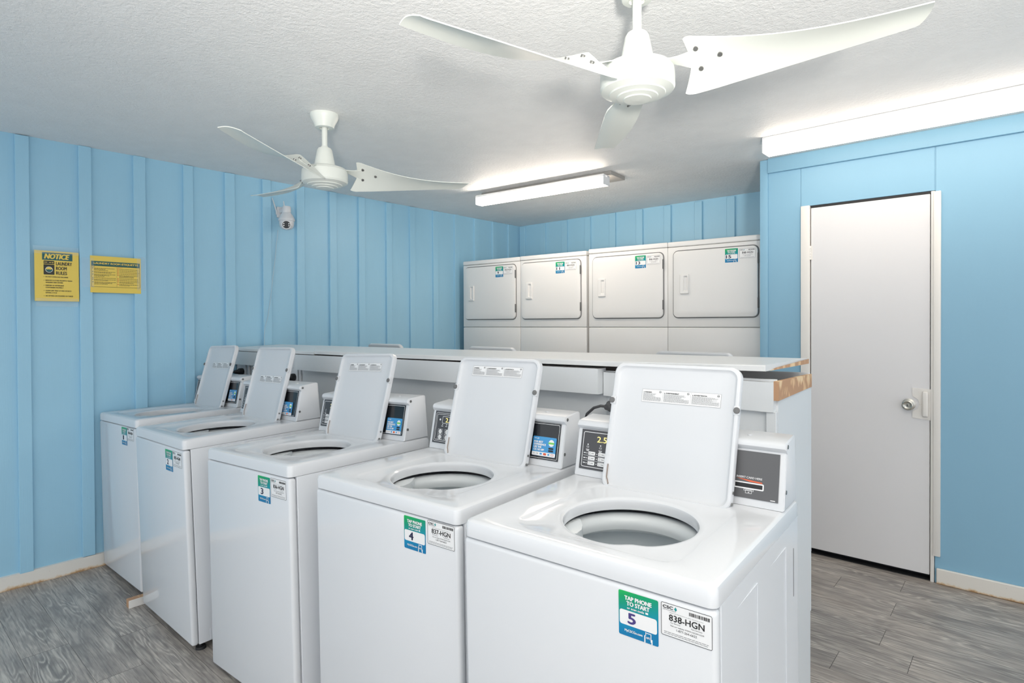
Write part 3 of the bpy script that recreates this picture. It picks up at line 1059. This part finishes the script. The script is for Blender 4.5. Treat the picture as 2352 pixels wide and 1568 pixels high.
board(b, -4.095, -0.634, fy, 0.05, 0.40, (0.0, 0.0), (1.165, 1.158))
b.build('support_wall', 'island_white', ct)
# open box of the frame under the counter
b = MB()
board(b, -4.095, -0.634, fy, 0.05, 0.068, (1.165, 1.158), (1.232, 1.226))
b.build('frame_rail', 'island_white', ct)
b = MB()
b.hexa([rel((-4.095, by(-4.095) - .07, 1.15)), rel((-.634, 2.44, 1.15)), rel((-.634, 2.46, 1.15)), rel((-4.095, by(-4.095) - .05, 1.15)), rel((-4.095, by(-4.095) - .07, 1.235)), rel((-.634, 2.44, 1.222)), rel((-.634, 2.46, 1.222)), rel((-4.095, by(-4.095) - .05, 1.235))])
b.build('frame_rail', 'island_white', ct)
b = MB()
b.hexa([rel((-.634, 2.03, 1.158)), rel((-.618, 2.03, 1.158)), rel((-.628, 2.462, 1.168)), rel((-.640, 2.462, 1.168)), rel((-.634, 2.03, 1.222)), rel((-.618, 2.03, 1.222)), rel((-.628, 2.462, 1.217)), rel((-.640, 2.462, 1.217))])
b.build('raw_end_board', 'ply', ct)
b = MB()
b.hexa([rel((-.634, 2.052, 0)), rel((-.626, 2.052, 0)), rel((-.631, 2.455, 0)), rel((-.639, 2.455, 0)), rel((-.634, 2.052, 1.158)), rel((-.626, 2.052, 1.158)), rel((-.631, 2.455, 1.166)), rel((-.639, 2.455, 1.166))])
b.build('end_panel', 'island_white', ct)
b = MB(); b.box(*[v for p in zip(rel((-.70, 2.447, .30)), rel((-.631, 2.468, 1.165))) for v in p], 0, .002, 1); b.build('corner_strip', 'island_white', ct)
b = MB(); b.box(*[v for p in zip(rel((-.66, 2.034, .2)), rel((-.627, 2.052, 1.12))) for v in p], 0, .002, 1); b.build('corner_strip', 'island_white', ct)

# plugs and conduit on the plumbing wall
def wy(x):
    return fy(x) + 0.05
def plug(name, x, z, label, mats, length=0.05, cord=None):
    o = thing(name, label, 'power plug', (x, wy(x), z), (0, 0, 0), 'plugs on the wall behind the washers')
    b = MB()
    b.box(-.035, .035, -.006, 0, -.057, .057, 0, .004)
    b.build('wall_plate', 'island_white', o)
    b = MB()
    b.M = Matrix.Rotation(R(90), 4, 'X')
    b.lathe([(0.0, .006), (.021, .006), (.023, .014), (.022, .034), (.016, .040), (.013, .055), (.011, .064), (0.0, .065)], n=20, cap0=False, cap1=False)
    b.build('plug_body', mats, o)
    if cord:
        b = MB()
        b.tube(cord, .0055, 10)
        b.build('cord', mats, o)
    return o
def cordpts(a, bnd):
    return [tuple(p) for p in a] + bnd
plug('power_plug', -4.005, 1.097, 'black round power plug in the wall behind washer 1', 'black_rubber', cord=[(0, -.06, 0), (-.02, -.085, -.005), (-.05, -.09, -.03), (-.08, -.07, -.09), (-.09, -.06, -.16), (-.09, -.05, -.24)])
plug('power_plug', -3.40, 1.090, 'black round power plug in the wall behind washer 2', 'black_rubber', cord=[(0, -.06, 0), (-.03, -.085, -.004), (-.07, -.09, -.02), (-.11, -.07, -.08), (-.12, -.06, -.16), (-.12, -.05, -.24)])
plug('power_plug', -1.225, 1.092, 'grey angled power plug and cord behind washer 5', 'cord_grey', cord=[(0, -.05, 0), (-.02, -.072, .004), (-.05, -.074, -.006), (-.085, -.070, -.034), (-.110, -.066, -.072), (-.125, -.064, -.12), (-.13, -.06, -.2)])
for x, lb in ((-3.925, 'thin white conduit on the wall beside the plug of washer 1'), (-3.335, 'thin white conduit on the wall beside the plug of washer 2')):
    b = MB()
    b.tube([(0, -.006, 1.145), (.002, -.006, 1.10), (.004, -.006, 1.04), (.004, -.006, .60)], .006, 8)
    o = b.build('conduit', 'plastic')
    o.location = (x, wy(x) - .002, 0)
    tag(o, lb, 'conduit', 'conduits behind the washers')

# wood block under washer 1
b = MB()
b.box(-.041, 0, 0, .13, 0, .0395, 0, .0015, 1)
for i, f in enumerate(b.f):
    n = (b.v[f[1]] - b.v[f[0]]).cross(b.v[f[2]] - b.v[f[1]])
    if abs(n.x) > .7 * n.length and b.v[f[0]].x > -.02:
        b.fm[i] = 1
o = b.build('wood_block', ['ply', 'trim_white'], smooth=0)
o.location = (-3.370, 0.931, 0)
tag(o, 'short offcut of painted wood wedged under the front corner of washer 1', 'wood block')

# ---------------------------------------------------------------- ceiling fans
def fan(loc, base, label):
    root = thing('ceiling_fan', label, 'ceiling fan', loc, (0, 0, 0), 'white ceiling fans')
    b = MB(); b.lathe([(0.0, 0), (.068, 0), (.0685, -.010), (.064, -.024), (.050, -.050), (.047, -.060), (.044, -.066), (.026, -.068), (.024, -.060), (0, -.060)], n=40, cap0=False, cap1=False); b.build('canopy', 'fan_white', root)
    b = MB(); b.lathe([(.0135, -.05), (.0135, -.165)], n=20); b.build('downrod', 'fan_white', root)
    b = MB(); b.lathe([(0, -.155), (.016, -.156), (.018, -.163), (.030, -.166), (.036, -.176), (.050, -.248), (.050, -.256), (0, -.256)], n=40, cap0=False, cap1=False); b.build('motor_cover', 'fan_white', root)
    b = MB()
    b.lathe([(0, -.262), (.085, -.262), (.100, -.268), (.1085, -.280), (.1105, -.300), (.1105, -.330), (.106, -.338), (.084, -.346), (.082, -.3495), (.062, -.354), (.060, -.3575), (.042, -.361), (.040, -.364), (0, -.367)], n=56, cap0=False, cap1=False)
    b.build('motor_housing', 'fan_white', root, smooth=25)
    b = MB(); b.lathe([(0, -.254), (.046, -.254), (.046, -.264), (0, -.264)], n=32, cap0=False, cap1=False); b.build('shadow_gap', 'dark', root)
    # one blade along +x: twisted, wide at the root, its clockwise edge high
    def at(s, w):
        """point of the blade skin: s from root to tip, w from the high edge to the low, straight edge; and its normal"""
        pit = R(7 + 37 * (1 - s) ** 2.5)
        ch = 0.084 + 0.094 * (1 - s)
        r = 0.145 + 0.580 * s
        if s < 0.04:
            w = .5 + (w - .5) * (1 - .11 * ((.04 - s) / .04) ** 2)      # rounded root corners
        if s < 0.1:
            r += (0.012 * math.sin(math.pi * w) - 0.024 * max(0, w - .5) * 2) * (1 - s * 10)
        if s > 0.94:
            r -= 0.024 * w ** 3 * (s - .94) / .06
        cam_ = 0.006 * math.sin(math.pi * w)
        q = (1 - w) * ch
        n = Vector((0, math.sin(pit), math.cos(pit)))
        p = Vector((r, 0.076 - 0.030 * s - q * math.cos(pit), -0.062 + 0.050 * s + q * math.sin(pit))) + n * cam_
        return p, n
    def f_blade(b):
        N, K = 26, 10
        S = [0, .006, .018, .04] + [.08 + .92 * i / 22 for i in range(23)]
        L = []
        for i in range(N + 1):
            row = [at(S[i], j / K) for j in range(K + 1)]
            L.append([p + n * .0016 for p, n in row] + [p - n * .0016 for p, n in row[::-1]])
        b.loops(L, 0, True, True)
        # three bolts through the root
        for s_, w in ((.055, .22), (.062, .58), (.17, .36)):
            p, n = at(s_, w)
            b.tube([p - n * .006, p + n * .007], .0066, 12, 1)
    def f_brk(b):
        N = 8
        L = []
        for i in range(N + 1):
            s = i / N
            r = .075 + (.200 - .075) * s
            pit = R(4 + 34 * min(1, s * 1.25) ** 1.5)
            hw = .016 + .016 * min(1, max(0, (s - .25) * 1.8)) - .008 * max(0, s - .8) * 5
            z = 0.022 * (1 - s) ** 1.5 + .006
            a = []
            for w, t in ((-1, .0015), (1, .0015), (1, -.0015), (-1, -.0015)):
                q = w * hw
                a.append((r, q * math.cos(pit) + t * math.sin(pit), -q * math.sin(pit) + t * math.cos(pit) + z))
            L.append(a)
        b.loops(L, 0, True, True)
    for k in range(3):
        for nm, mats, fn in (('blade_bracket', 'fan_white', f_brk), ('blade', ['fan_white', 'screw'], f_blade)):
            if nm in FANP:
                o = share(FANP[nm], nm, root)
            else:
                b = MB()
                fn(b)
                o = FANP[nm] = b.build(nm, mats, root, 40)
            o.location = (0, 0, -.292)
            o.rotation_euler = (0, 0, R(base + 120 * k))
    return root
FANP = {}
fan((-0.886, 1.583, H), 10, 'large white three-blade ceiling fan hanging nearest, above washers 4 and 5')
fan((-2.618, 1.583, H), 60, 'white three-blade ceiling fan hanging above washer 2, farther from the tube lights')

# ---------------------------------------------------------------- fluorescent lights
def light(loc, rz, L, D, Hh, label, plate=None, lens='tube_lit'):
    root = thing('fluorescent_light', label, 'ceiling light', loc, (0, 0, rz), 'fluorescent ceiling lights')
    if plate:
        b = MB(); b.box(*plate, 0, .002, 1); b.build('mounting_plate', 'plate_grey', root)
    b = MB(); b.box(0, L, 0, D, Hh - .018, Hh, 0, .003, 1); b.build('housing', 'plastic', root)
    b = MB()
    prof = rr_loop(0.002, D - .002, 0.0, Hh - .016, 0.012, 5)
    b.loops([[(.006, p, q) for p, q in prof], [(L - .006, p, q) for p, q in prof]], 0, True, True)
    b.build('lit_lens', lens, root)
    for x in (0, L - .006):
        b = MB(); b.box(x, x + .006, -.001, D + .001, -.001, Hh - .004, 0, .002, 1); b.build('end_cap', 'plastic', root)
    return root
a2 = math.atan2(.085, 1.12)
light((-3.262, 3.285, 2.344), a2, 1.125, 0.088, 0.070, 'short fluorescent tube light on the ceiling in front of the dryers', (-.01, 1.135, .085, .30, .080, .105), 'tube_lit_short')
light((-1.128, 3.412, 2.362), 0, 2.44, 0.115, 0.088, 'long glowing fluorescent tube light along the ceiling before the door wall')

# ---------------------------------------------------------------- wall camera
cam_t = thing('security_camera', 'white dome security camera with two antennas high on the left wall', 'camera', (XL, 2.12, 2.24))
b = MB(); b.box(0, .016, -.028, .028, -.05, .03, 0, .006, 3); b.build('wall_mount', 'plastic', cam_t)
b = MB(); b.box(.012, .10, -.016, .016, -.018, .016, 0, .007, 3)
b.lathe([(0, .022), (.026, .022), (.030, .016), (.031, -.016), (.029, -.024), (0, -.024)], .098, 0.0, 28, cap0=False, cap1=False)
b.build('mount_arm', 'plastic', cam_t)
b = MB()
b.lathe([(0, -.022), (.030, -.024), (.044, -.044), (.054, -.066), (.0565, -.078), (.055, -.083), (.051, -.085), (.050, -.106), (.046, -.124), (.034, -.138), (.018, -.144), (0, -.146)], .098, 0, 36, cap0=False, cap1=False)
body = b.build('camera_head', 'plastic', cam_t)
dv = Vector((0.83, -0.48, -0.20)).normalized()
b = MB()
c0 = Vector((.098, 0, -.106))
b.tube([c0 + dv * .032, c0 + dv * .050, c0 + dv * .053], [.033, .033, .030], 28)
b.build('lens_shroud', 'plastic', body)
b = MB(); b.tube([c0 + dv * .050, c0 + dv * .0545], .026, 28); b.build('lens', 'lens_black', body)
b = MB()
sx = dv.cross(Vector((0, 0, 1))).normalized(); sz = sx.cross(dv)
for a, c in ((-1, 1), (1, 1), (-1, -1), (1, -1)):
    p = c0 + dv * .0545 + sx * (.017 * a) + sz * (.007 * c)
    b.tube([p, p + dv * .001], .0042, 10)
b.build('light_diode', 'led_white', body)
for yy, x0, top in ((-.030, .012, (.010, -.062, .085)), (.022, .04, (.036, .010, .070))):
    b = MB(); b.tube([(x0, yy, -.03), (x0, yy - .004, .0), top], [.006, .005, .0032], 10); b.build('antenna', 'plastic', cam_t)
b = MB()
pts = [(-4.104, 2.10, 2.10), (-4.106, 2.085, 1.98), (-4.106, 2.078, 1.90), (-4.098, 2.053, 1.743), (-4.094, 2.036, 1.617), (-4.094, 2.012, 1.467), (-4.094, 1.992, 1.399), (-4.094, 1.984, 1.33), (-4.094, 1.984, 1.262)]
b.tube([(p[0] - XL, p[1] - 2.1, p[2]) for p in pts], .0022, 6)
o = b.build('camera_cable', 'cable_pale')
o.location = (XL, 2.1, 0)
tag(o, 'thin white cable running down the left wall from the camera', 'cable')

# ---------------------------------------------------------------- taped signs on the left wall
def wall_frame(o, y, z, x=XL + 0.02):
    """sign plane: local x runs along +Y of the room, z up, facing into the room"""
    o.location = (x, y, z)
    o.rotation_euler = (0, 0, R(90))
    return o
def sgn(b):
    pass
sg = thing('notice_sign', 'upright yellow notice sheet of laundry room rules taped on the blue wall', 'sign', group=None)
wall_frame(sg, 0.699, 1.551)
W_, H_ = 0.2005, 0.279
b = MB()
b.box(0, W_, 0, .0012, 0, H_)
y = -.0004
b.rect(.034, .171, .228, .270, y, 1)
b.txt('NOTICE', .044, .2355, .027, y - .0004, 0, w=.107, bold=.05, shear=.2)
b.rect(.040, .088, .147, .224, y, 2, .003)
yy = y - .0004
for i in range(3):
    b.rect(.0425 + i * .005, .046 + i * .005, .213, .217, yy, 0)
b.rect(.064, .075, .213, .216, yy, 0)
b.dot(.081, .2145, .003, yy, 0)
b.rect(.040, .088, .2035, .206, yy, 0)
b.ring(.064, .175, .0165, .0145, yy, 3)
b.dot(.064, .175, .0145, yy, 0)
b.plate([(.0497, .176)] + [(.0497 + .0286 * i / 8, .176 + .0015 * math.sin(i * 2.1)) for i in range(1, 8)] + [(.0783, .176)] + [(.064 + .0143 * math.cos(R(-a)), .175 + .0143 * math.sin(R(-a))) for a in range(10, 180, 17)], yy - .0003, 1)
for k, s in enumerate(('LAUNDRY', 'ROOM', 'RULES')):
    b.txt(s, .096, .201 - k * .0262, .0185, y, 2, w=(.072, .048, .049)[k], bold=.025)
lines = [('• DO NOT OVERLOAD MACHINES', .132, .108), ('• REMOVE CLOTHES PROMPTLY FROM', .112, .126), ('   WASHERS AND DRYERS', .1005, .084), ('• DISPOSE OF DETERGENT', .084, .089), ('   CONTAINERS PROPERLY', .0725, .086), ('• CLEAN LINT TRAY AT END OF EACH', .055, .122), ('   DRYING CYCLE', .0435, .056), ('• NO SITTING ON WASHERS OR TABLES', .026, .130)]
for s, z, w in lines:
    if s.startswith('•'):
        b.dot(.0415, z + .003, .0015, y, 2)
    b.txt(s.replace('•', '').strip(), .048, z, .0062, y, 2, w=w - .006, bold=.03)
b.build('sheet', ['sign_yellow', 'sign_green', 'sign_ink', 'print_white'], sg, 0)
b = MB(); b.rect(-.006, .202, .262, .305, -.0014, 0); b.build('tape_strip', 'tape', sg, 0)
b = MB(); b.rect(.004, .196, -.030, .016, -.0014, 0); b.build('tape_strip', 'tape', sg, 0)

sg = thing('etiquette_sign', 'wide yellow laundry room etiquette sheet taped across two battens', 'sign')
wall_frame(sg, 0.954, 1.6065)
W_, H_ = 0.2595, 0.2145
b = MB()
b.box(0, W_, 0, .0012, 0, H_)
b.rect(.005, .254, .1575, .184, y, 1)
b.txt('LAUNDRY ROOM ETIQUETTE', .018, .1645, .0125, y - .0004, 0, w=.226, bold=.045)
b.outline(.005, .254, .033, .1575, .0018, y, 2)
b.rect(.1325, .1332, .036, .155, y, 2)
b.txt('DO:', .009, .1475, .0062, y, 2, w=.014)
b.txt("DON'T:", .1365, .1475, .0062, y, 4, w=.026)
rnd = random.Random(11)
for cx0, cx1, dotc in ((.0125, .129, 1), (.1385, .250, 4)):
    z = .141
    while z > .042:
        b.dot(cx0, z + .0015, .0026, y, dotc)
        for q in range(rnd.choice((1, 2, 2, 3))):
            end = cx1 - rnd.uniform(0, .008) if q == 0 else cx1 - rnd.uniform(.01, .06)
            x = cx0 + .0065
            while x < end and z > .040:
                lw = rnd.uniform(.004, .011)
                b.rect(x, min(x + lw, end), z, z + .0024, y, 2)
                x += lw + .0016
            z -= .0058
        z -= .0034
b.build('sheet', ['sign_yellow', 'sign_green', 'sign_ink', 'print_white', 'print_red'], sg, 0)
for x0, x1_, z0, z1 in ((-.040, .018, .03, .20), (.238, .285, .02, .225)):
    b = MB(); b.rect(x0, x1_, z0, z1, -.0014, 0); b.build('tape_strip', 'tape', sg, 0)
